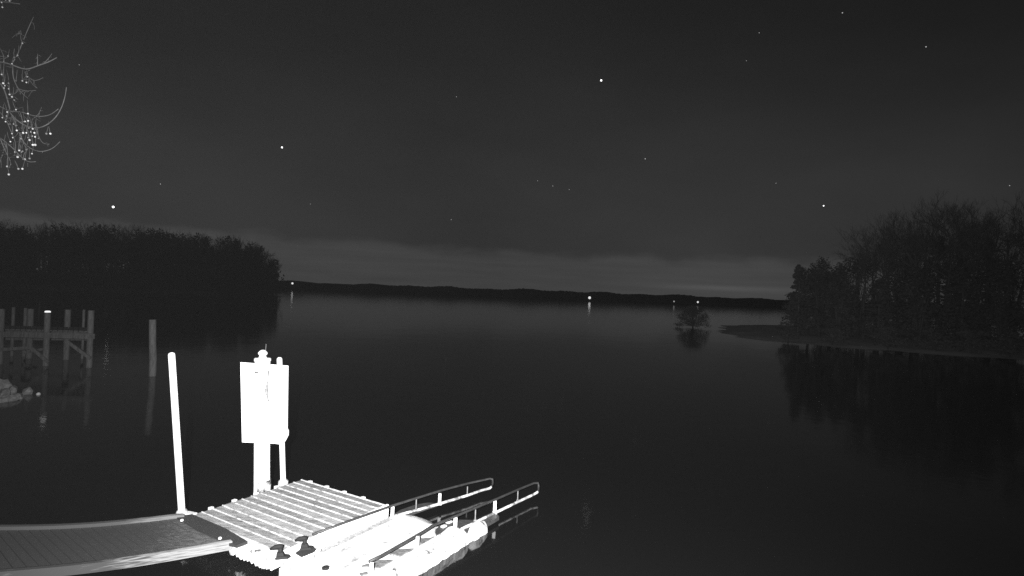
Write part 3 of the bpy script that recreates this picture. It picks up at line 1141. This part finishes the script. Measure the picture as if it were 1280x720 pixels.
def leaf_cloud(m_, c_, rad, n, size, rnd):
    for _ in range(n):
        d = Vector((rnd.gauss(0, 1), rnd.gauss(0, 1), rnd.gauss(0, 1))).normalized() * rnd.random() ** 0.45
        p = c_ + Vector((d.x * rad[0], d.y * rad[1], d.z * rad[2]))
        a = Vector((rnd.uniform(-1, 1), rnd.uniform(-1, 1), rnd.uniform(-1, 1))).normalized()
        b_ = a.orthogonal().normalized()
        s_ = size * rnd.uniform(0.6, 1.5)
        m_.add([p - a * s_, p + b_ * s_ * 0.45, p + a * s_, p - b_ * s_ * 0.45], [(0, 1, 2, 3)])


def evergreen_meshes(h, w, seed, dens=1.0):
    rnd = random.Random(seed)
    tk, cr = MB(), MB()
    r0 = h * 0.014
    tk.tube([Vector((0, 0, -0.3)), Vector((0, 0, h * 0.5)), Vector((0.05, 0, h * 0.96))], [r0 * 1.3, r0, r0 * 0.2], 8)
    lv = int(h * 2.2)
    for i in range(lv):
        f_ = i / lv
        z_ = h * (0.08 + 0.90 * f_)
        rr = w * (1 - f_) ** 0.75 * rnd.uniform(0.75, 1.15) + 0.15
        for k in range(rnd.randint(4, 6)):
            a = rnd.uniform(0, 6.28)
            tip = Vector((math.cos(a) * rr, math.sin(a) * rr, z_ - rr * 0.12 + rnd.uniform(-.1, .3)))
            cr.tube([Vector((0, 0, z_)), tip], [0.03, 0.01], 3, cap=False)
            for f2 in (0.5, 0.8, 1.0):
                leaf_cloud(cr, Vector((0, 0, z_)).lerp(tip, f2), (rr * 0.26 + .1, rr * 0.26 + .1, 0.26), int(13 * dens), 0.17, rnd)
    return tk, cr


def bushy_meshes(h, w, seed, dens=1.0, clumps=26, leaf=0.16, foot=0.22):
    rnd = random.Random(seed)
    tk, cr = MB(), MB()
    for i in range(4):
        a = rnd.uniform(0, 6.28)
        e_ = Vector((math.cos(a) * w * 0.35, math.sin(a) * w * 0.35, h * rnd.uniform(0.55, 0.8)))
        tk.tube([Vector((0, 0, -0.3)), e_ * 0.5 + Vector((0, 0, h * 0.08)), e_], [h * 0.018, h * 0.012, h * 0.004], 6)
    for i in range(clumps):
        f_ = rnd.random()
        z_ = h * (0.07 + 0.88 * f_)
        rr = w * math.sin(math.pi * min(1, foot + (0.92 - foot) * f_)) * rnd.random() ** 0.5
        a = rnd.uniform(0, 6.28)
        c_ = Vector((math.cos(a) * rr, math.sin(a) * rr, z_))
        cr.tube([Vector((0, 0, z_ * 0.5)), c_], [0.03, 0.008], 3, cap=False)
        leaf_cloud(cr, c_, (w * 0.26, w * 0.26, h * 0.10), int(75 * dens), leaf, rnd)
    return tk, cr


def finish_tree(name, tk, cr, loc, label, cat, group, m_tr, m_cr, rz=0.0):
    e = thing(name, label, cat, loc, group)
    e.rotation_euler = (0, 0, rz)
    o1 = tk.build('trunk', m_tr, None, smooth=True)
    o2 = cr.build('crown', m_cr, None)
    for o in (o1, o2):
        o.parent = e
        o.location = (0, 0, 0)
    return e


GR = 'trees on the right shore'
# (px of trunk, depth, py of top, kind, width, label)
right = [
    (1000, 72, 329, 'e', 1.9, 'small conical evergreen at the left end of the right shore trees'),
    (1027, 76, 322, 'b', 2.3, 'bushy small tree second from the left end of the right shore grove'),
    (1050, 70, 330, 'b', 2.0, 'low bushy tree in front of the first tall bare tree on the right shore'),
    (1083, 74, 284, 't', 0, 'bare tree with a ragged top at the left of the tall trees'),
    (1112, 78, 268, 't', 0, 'tall bare tree left of the highest treetop on the right shore'),
    (1148, 74, 250, 't', 0, 'tall bare tree just left of the highest treetop on the right shore'),
    (1183, 76, 237, 't', 0, 'highest bare tree of the right shore grove'),
    (1222, 72, 248, 't', 0, 'tall bare tree just right of the highest treetop on the right shore'),
    (1262, 70, 243, 't', 0, 'tall bare tree at the right edge of the photo'),
    (1300, 66, 235, 't', 0, 'bare tree whose left branches reach in from the right edge'),
    (1100, 68, 345, 'e', 2.2, 'dark evergreen among the foot of the tall bare trees, left one'),
    (1150, 66, 335, 'b', 3.0, 'dark rounded evergreen thicket under the tallest bare tree'),
    (1205, 68, 318, 'e', 2.6, 'dark evergreen among the foot of the tall bare trees, middle one'),
    (1255, 64, 330, 'b', 3.2, 'rounded dark evergreen low at the right edge of the photo'),
    (1125, 80, 318, 'b', 3.6, 'broad dark tree behind the left evergreen of the right shore'),
    (1175, 82, 292, 'e', 3.6, 'tall dark evergreen standing behind the highest bare tree'),
    (1235, 80, 296, 'e', 3.4, 'dark evergreen behind the bare trees near the right edge'),
    (1013, 80, 338, 'b', 3.0, 'dark thicket filling the gap between the two small trees at the left end'),
    (1040, 82, 334, 'b', 3.2, 'dark thicket behind the low bushy tree at the left of the grove'),
    (1075, 78, 318, 'b', 3.4, 'broad dark thicket at the foot of the leftmost tall bare tree'),
    (1205, 84, 285, 'b', 4.6, 'wide dark crown filling the middle of the grove behind the bare trunks'),
    (1145, 84, 290, 'b', 4.4, 'wide dark crown behind the bare trees left of the highest treetop'),
    (1270, 82, 290, 'b', 4.4, 'wide dark crown behind the bare trees at the right edge'),
    (1098, 86, 288, 't', 0, 'slender bare tree between the two leftmost tall trees'),
    (1130, 84, 262, 't', 0, 'slender bare tree behind the second tall bare tree'),
    (1166, 82, 246, 't', 0, 'slender bare tree close left of the highest bare tree'),
    (1202, 84, 246, 't', 0, 'slender bare tree close right of the highest bare tree'),
    (1240, 82, 256, 't', 0, 'slender bare tree in the dip of the treetops toward the right edge'),
]
for i, (px, d_, tp, kind, w, lab) in enumerate(right):
    a = at_d(px, tp, d_)
    zb = 0.7
    h_ = a.z - zb
    if kind == 't':
        tk, cr = bare_tree_meshes(h_, 100 + i, 5)
        zmax = max(v[2] for v in cr.v)
        s_ = h_ / zmax
        for m_ in (tk, cr):
            m_.v = [(v[0] * s_, v[1] * s_, v[2] * s_) for v in m_.v]
        finish_tree('bare_tree', tk, cr, (a.x, d_, zb), lab, 'tree', GR, M['bark'], M['grey_twig'])
    elif kind == 'e':
        tk, cr = evergreen_meshes(h_, w, 200 + i, 1.5)
        finish_tree('evergreen_tree', tk, cr, (a.x, d_, zb), lab, 'tree', GR, M['bark'], M['needle'])
    else:
        tk, cr = bushy_meshes(h_, w, 300 + i, 1.3, 64)
        finish_tree('bushy_tree', tk, cr, (a.x, d_, zb), lab, 'tree', GR, M['bark'], M['needle'])

# low shrubs along the right waterline
for i, (px, py, h_, w, lab) in enumerate((
        (985, 424, 1.7, 1.3, 'low shrub under the conical evergreen at the spit'),
        (1040, 429, 1.9, 1.6, 'low shrub at the waterline below the two small bushy trees'),
        (1110, 434, 2.4, 2.0, 'wide shrub on the bank below the left evergreen'),
        (1165, 437, 2.2, 1.8, 'pale reedy shrub on the bank below the highest tree'),
        (1215, 441, 2.6, 2.2, 'shrub on the bank where the shoreline turns right'),
        (1262, 444, 2.4, 2.0, 'shrub at the waterline by the right edge of the photo'))):
    p = at_h(px, py, 0.3)
    tk, cr = bushy_meshes(h_, w, 400 + i, 1.0, 34, 0.12)
    finish_tree('shore_shrub', tk, cr, (p.x, p.y, 0.25), lab, 'shrub', 'shrubs on the right bank', M['bark'], M['grey_twig'])

# dark bush at the tip of the spit
p = at_h(866, 408, 0.2)
tk, cr = bushy_meshes(3.9, 3.3, 58, 0.9, 90, 0.10, 0.5)
finish_tree('tip_bush', tk, cr, (p.x, p.y, 0.1), 'dark lone bush on the tip of the low spit right of centre', 'bush', None, M['bark'], M['needle'])

# the wood on the far left: reads as one dark mass
wood = MB()
protos = []
for k in range(5):
    tk, cr = bare_tree_meshes(10.0, 500 + k, 4)
    zmax = max(v[2] for v in cr.v)
    m_ = MB()
    for src in (tk, cr):
        m_.add([(v[0] * 10 / zmax, v[1] * 10 / zmax, v[2] * 10 / zmax) for v in src.v], src.f)
    protos.append(m_)
rnd = random.Random(12)


def wood_top(px):
    xs = [-80, 0, 20, 35, 60, 100, 150, 165, 200, 240, 270, 300, 325, 345, 353]
    ys = [270, 275, 279, 284, 278, 278, 280, 281, 286, 291, 295, 295, 305, 320, 334]
    return float(np.interp(px, xs, ys))


def scatter(px, d_, top_off, s_w=1.0):
    a = at_d(px, wood_top(px) + top_off, d_)
    h_ = a.z - 0.6
    pr_ = rnd.choice(protos)
    an = rnd.uniform(0, 6.28)
    ca, sa = math.cos(an), math.sin(an)
    k = h_ / 10
    kw = k * s_w
    wood.add([(a.x + (v[0] * ca - v[1] * sa) * kw, d_ + (v[0] * sa + v[1] * ca) * kw, 0.6 + v[2] * k) for v in pr_.v], pr_.f)


px = -70.0
while px < 346:
    scatter(px, rnd.uniform(226, 244), rnd.uniform(-5, 1))
    px += rnd.uniform(4.0, 7.0)
px = -70.0
while px < 318:
    scatter(px, rnd.uniform(246, 275), rnd.uniform(-5, 6))
    px += rnd.uniform(9, 14)
# dark undergrowth and evergreens within it
for i in range(210):
    px = rnd.uniform(-75, 345)
    d_ = rnd.uniform(222, 262)
    tp = wood_top(px) + rnd.uniform(1, 30)
    a = at_d(px, tp, d_)
    for j in range(7):
        z_ = 1.0 + (a.z - 1) * (j + 0.5) / 7
        w = 3.8 * (1 - 0.5 * j / 7)
        leaf_cloud(wood, Vector((a.x, d_, z_)), (w, w, a.z * 0.10), 44, 0.5, rnd)
for i in range(190):
    px = -78 + 424 * i / 190
    a = at_d(px, 340, rnd.uniform(222, 240))
    leaf_cloud(wood, Vector((a.x, a.y, rnd.uniform(2.0, 8.0))), (4.0, 3.0, 4.0), 70, 0.55, rnd)
wo_ = wood.build('wood', M['twig'])
tag(wo_, 'dark wood of bare trees covering the point on the left', 'wood', kind='stuff')


# ------------------------------------------------------------------ near branches hanging in at the upper left
TD = 7.2
tree = thing('berry_tree', 'bare tree with pale berries reaching in at the upper left corner', 'tree', (-10.4, 7.6, 1.0))


def B(px, py, dd=0.0):
    return at_d(px, py, TD + dd)


TL = tree.location.copy()
trunk = MB().tube([TL + Vector((0, 0, -0.6)), TL + Vector((0.1, -0.1, 1.8)), TL + Vector((0.5, -0.2, 3.6)), TL + Vector((0.9, -0.3, 5.4)), TL + Vector((1.3, -0.3, 6.8)), TL + Vector((1.6, -0.3, 8.2))],
                  [0.24, 0.20, 0.16, 0.12, 0.09, 0.05], 12)
trunk.build('trunk', M['dry_bark'], tree, smooth=True, origin=TL)
lines = [
    ([(-240, 60), (-120, 74), (0, 76), (15, 81), (33, 88), (47, 82), (60, 78), (71, 72)], 2.4),
    ([(47, 82), (47, 67)], 0.9), ([(54, 80), (60, 74), (65, 67)], 1.0),
    ([(13, 82), (22, 69), (28, 53), (36, 34), (42, 21)], 1.4), ([(28, 53), (26, 38)], 0.8),
    ([(16, 82), (16, 97), (22, 110), (28, 117), (35, 123)], 1.2), ([(22, 110), (30, 114), (45, 113)], 0.9),
    ([(33, 88), (36, 97), (40, 105), (46, 110)], 0.9), ([(36, 97), (42, 101), (48, 100), (54, 97)], 0.9),
    ([(-200, 40), (-60, 76), (0, 100), (8, 118), (13, 140), (19, 153), (25, 163), (30, 180)], 2.2),
    ([(-60, 112), (0, 132), (12, 140), (25, 139), (38, 144), (50, 146), (63, 144), (73, 136)], 1.7),
    ([(12, 140), (20, 150), (33, 158), (45, 161), (58, 157), (70, 147), (78, 133), (82, 118), (83, 109)], 1.7),
    ([(22, 160), (30, 180), (42, 188), (53, 190), (66, 186), (75, 177)], 1.4),
    ([(-200, 120), (-40, 150), (0, 172), (8, 178), (18, 187), (25, 195), (35, 203), (45, 202)], 1.6),
    ([(0, 172), (6, 188), (12, 198), (14, 206)], 1.1), ([(8, 178), (4, 190), (0, 202)], 1.0),
    ([(-120, -20), (-30, -2), (0, 2), (12, 3), (25, 5)], 1.4), ([(12, 3), (18, -6)], 0.9),
    ([(38, 144), (47, 146), (52, 134)], 0.8), ([(45, 161), (50, 175), (55, 180), (62, 180)], 0.9),
    ([(-60, 60), (0, 70), (10, 72)], 1.0), ([(0, 140), (8, 150), (14, 165), (20, 178), (19, 190)], 1.0),
    ([(25, 139), (28, 150), (30, 166)], 0.8), ([(13, 115), (20, 128), (22, 140)], 0.8),
    ([(0, 60), (6, 72), (4, 90), (6, 104)], 0.8), ([(8, 178), (10, 196), (10, 212)], 0.7),
    ([(25, 163), (24, 178), (27, 196)], 0.8), ([(33, 158), (36, 170), (38, 180)], 0.7),
]
rnd = random.Random(31)
PX = TD / FPX
limbs, twigs = MB(), MB()
for pts, w in lines:
    dd0 = rnd.uniform(-0.5, 0.5)
    P3, rs = [], []
    # smooth the polyline a little
    for i in range(len(pts) - 1):
        for j in range(3):
            f_ = j / 3
            P3.append(B(pts[i][0] * (1 - f_) + pts[i + 1][0] * f_, pts[i][1] * (1 - f_) + pts[i + 1][1] * f_, dd0 * 0.3))
    P3.append(B(*pts[-1], dd0 * 0.3))
    for _ in range(2):
        P3 = [P3[0]] + [(P3[i - 1] + P3[i] * 2 + P3[i + 1]) / 4 for i in range(1, len(P3) - 1)] + [P3[-1]]
    L = len(P3)
    if pts[0][0] < -100:      # limbs that start at the trunk
        P3 = [TL + Vector((1.0, -0.3, 5.6 + (100 - pts[0][1]) * 0.012))] + P3[1:]
    for i in range(L):
        rs.append(PX * w * 0.5 * (1.0 - 0.55 * i / L) * (1 + (1.6 * (1 - i / 6) if pts[0][0] < -100 and i < 6 else 0)))
    (limbs if w > 1.5 else twigs).tube(P3, rs, 6)
for _ in range(150):
    pts, w = rnd.choice(lines)
    i = rnd.randrange(len(pts) - 1)
    f_ = rnd.random()
    x0, y0 = (pts[i][k] * (1 - f_) + pts[i + 1][k] * f_ for k in (0, 1))
    if x0 < -20 or x0 > 62:
        continue
    a_ = rnd.uniform(-0.4, 3.5)
    ln = rnd.uniform(3, 13) * (1 if x0 < 45 else 0.5)
    q = [B(x0, y0)]
    for k in range(3):
        x0 += math.cos(a_) * ln / 3
        y0 += math.sin(a_) * ln / 3
        a_ += rnd.uniform(-0.5, 0.5)
        q.append(B(x0, y0, rnd.uniform(-0.1, 0.1)))
    twigs.tube(q, [PX * 0.36, PX * 0.3, PX * 0.24, PX * 0.16], 4)
limbs.build('limb', M['dry_bark'], tree, smooth=True, origin=TL)

bp_ = [(31, 152), (35, 151), (38, 159), (45, 161), (26, 173), (41, 181), (44, 181), (29, 166), (37, 175), (33, 187), (24, 188), (28, 189), (22, 196), (31, 199), (37, 198), (23, 211), (28, 211),
       (9, 208), (11, 218), (58, 167), (63, 167), (4, 104), (6, 107), (11, 104), (20, 101), (28, 101), (33, 103), (34, 96), (12, 118), (15, 121), (18, 125), (2, 93), (5, 77), (22, 69),
       (28, 54), (15, 80), (40, 170), (35, 172), (48, 173), (36, 160), (30, 178), (20, 157), (17, 155), (8, 145), (3, 147), (7, 152), (12, 155), (25, 174), (13, 177), (5, 180), (19, 190),
       (27, 190), (40, 192), (35, 142), (20, 137), (11, 111), (5, 110), (38, 165), (43, 166), (15, 167), (33, 166), (18, 72), (10, 70), (3, 9), (12, 1), (7, 0), (2, 3), (16, 172), (9, 140),
       (44, 171), (21, 163), (29, 199), (41, 161)]
bmesh_ = None
for i, (x, y) in enumerate(bp_):
    big = i < 22
    p = B(x, y, rnd.uniform(-0.25, 0.25))
    r_ = PX * (1.3 if big else 0.95) * rnd.uniform(0.85, 1.15)
    if bmesh_ is None:
        bm = bmesh.new()
        bmesh.ops.create_icosphere(bm, subdivisions=2, radius=1)
        for v in bm.verts:
            if v.co.z > 0.8:
                v.co.z *= 0.86
        bmesh_ = bpy.data.meshes.new('berry')
        bm.to_mesh(bmesh_)
        bm.free()
        bmesh_.materials.append(M['berry'])
    o = bpy.data.objects.new('berry', bmesh_)
    col.objects.link(o)
    o.parent = tree
    o.location = p - TL
    o.scale = (r_, r_, r_ * 1.1)
    # the stalk it hangs from
    s_ = p + Vector((rnd.uniform(-.03, .03), rnd.uniform(-.03, .03), rnd.uniform(0.08, 0.2)))
    twigs.tube([p, p.lerp(s_, 0.5) + Vector((rnd.uniform(-.01, .01), 0, 0)), s_], PX * 0.28, 4)
twigs.build('twig', M['dry_bark'], tree, smooth=True, origin=TL)

# ------------------------------------------------------------------ lamps on the far shore
for px, py, r_, m_, d_, lab in ((365.5, 354.2, 1.1, 'lampglow', 592, 'bright lamp on the far shore beside the end of the dark wood'),
                                (737, 372.2, 1.3, 'lampglow', 508, 'brightest lamp on the far shore, right of the middle'),
                                (872.3, 377.6, 0.85, 'lampglow', 500, 'small lamp on the far shore above the lone bush'),
                                (842.5, 376.8, 0.7, 'faintglow', 500, 'very faint lamp on the far shore left of the small lamp')):
    p = at_d(px, py, d_)
    e = thing('shore_lamp', lab, 'lamp', (p.x, p.y, 0), 'lamps on the far shore')
    MB().tube([(p.x, p.y + 0.3, -0.5), (p.x, p.y + 0.3, p.z - r_ * 0.6)], [0.16, 0.1], 8).build('lamp_post', M['hill'], e, origin=(p.x, p.y, 0))
    MB().lathe((p.x, p.y, p.z), [(0.0, -r_), (r_ * .7, -r_ * .7), (r_, 0), (r_ * .7, r_ * .7), (0.0, r_)], 12).build('lamp_globe', M[m_], e, smooth=True, origin=p)

# ------------------------------------------------------------------ stars
SD = 3000.0
stars = [
    (751.5, 100.5, 2.0, 'star1', 'brightest star, high in the sky right of the middle'),
    (352.5, 184.3, 1.7, 'star1', 'bright star high above the right end of the dark wood'),
    (141.5, 258.7, 2.0, 'star1', 'bright star low over the wooded point on the left'),
    (1029.5, 257.2, 1.2, 'star1', 'small bright star just above the left end of the right shore trees'),
    (806.5, 198.5, 1.1, 'star2', 'faint star below and right of the brightest star'),
    (1053, 16, 1.0, 'star2', 'faint star at the top edge toward the right corner'),
    (1157.5, 58.5, 1.0, 'star2', 'faint star nearest the upper right corner'),
    (949, 41, 0.7, 'star2', 'tiny star near the top, between the brightest star and the right corner'),
    (933, 76, 0.6, 'star2', 'tiny star just below the tiny star near the top right of middle'),
    (672, 226, 0.7, 'star2', 'left one of three tiny stars in a short row above the lake'),
    (691, 232.5, 0.8, 'star2', 'middle one of three tiny stars in a short row above the lake'),
    (711.5, 237, 0.7, 'star2', 'right one of three tiny stars in a short row above the lake'),
    (564, 274.5, 0.75, 'star2', 'tiny star low over the far shore left of the middle'),
    (570.5, 121, 0.65, 'star2', 'tiny star left of the brightest star at about its height'),
    (200.5, 230, 0.8, 'star2', 'faint star just right of and above the bright star over the wood'),
    (99, 81, 0.6, 'star2', 'tiny star just right of the berry branches'),
    (970, 229, 0.65, 'star2', 'tiny star left of the small bright star above the right shore trees'),
    (388, 255, 0.6, 'star2', 'tiny star below the bright star over the end of the wood'),
    (1262, 232, 0.7, 'star2', 'faint star close above the treetops at the right edge'),
]
for px, py, rp, m_, lab in stars:
    d = ray(px, py).normalized()
    p = Vector((0, 0, CAM_H)) + d * SD
    bm = bmesh.new()
    bmesh.ops.create_icosphere(bm, subdivisions=2, radius=rp * SD / FPX * 0.52)
    me = bpy.data.meshes.new('star')
    bm.to_mesh(me)
    bm.free()
    me.materials.append(M[m_])
    o = bpy.data.objects.new('star', me)
    col.objects.link(o)
    o.location = p
    tag(o, lab, 'star', 'stars')
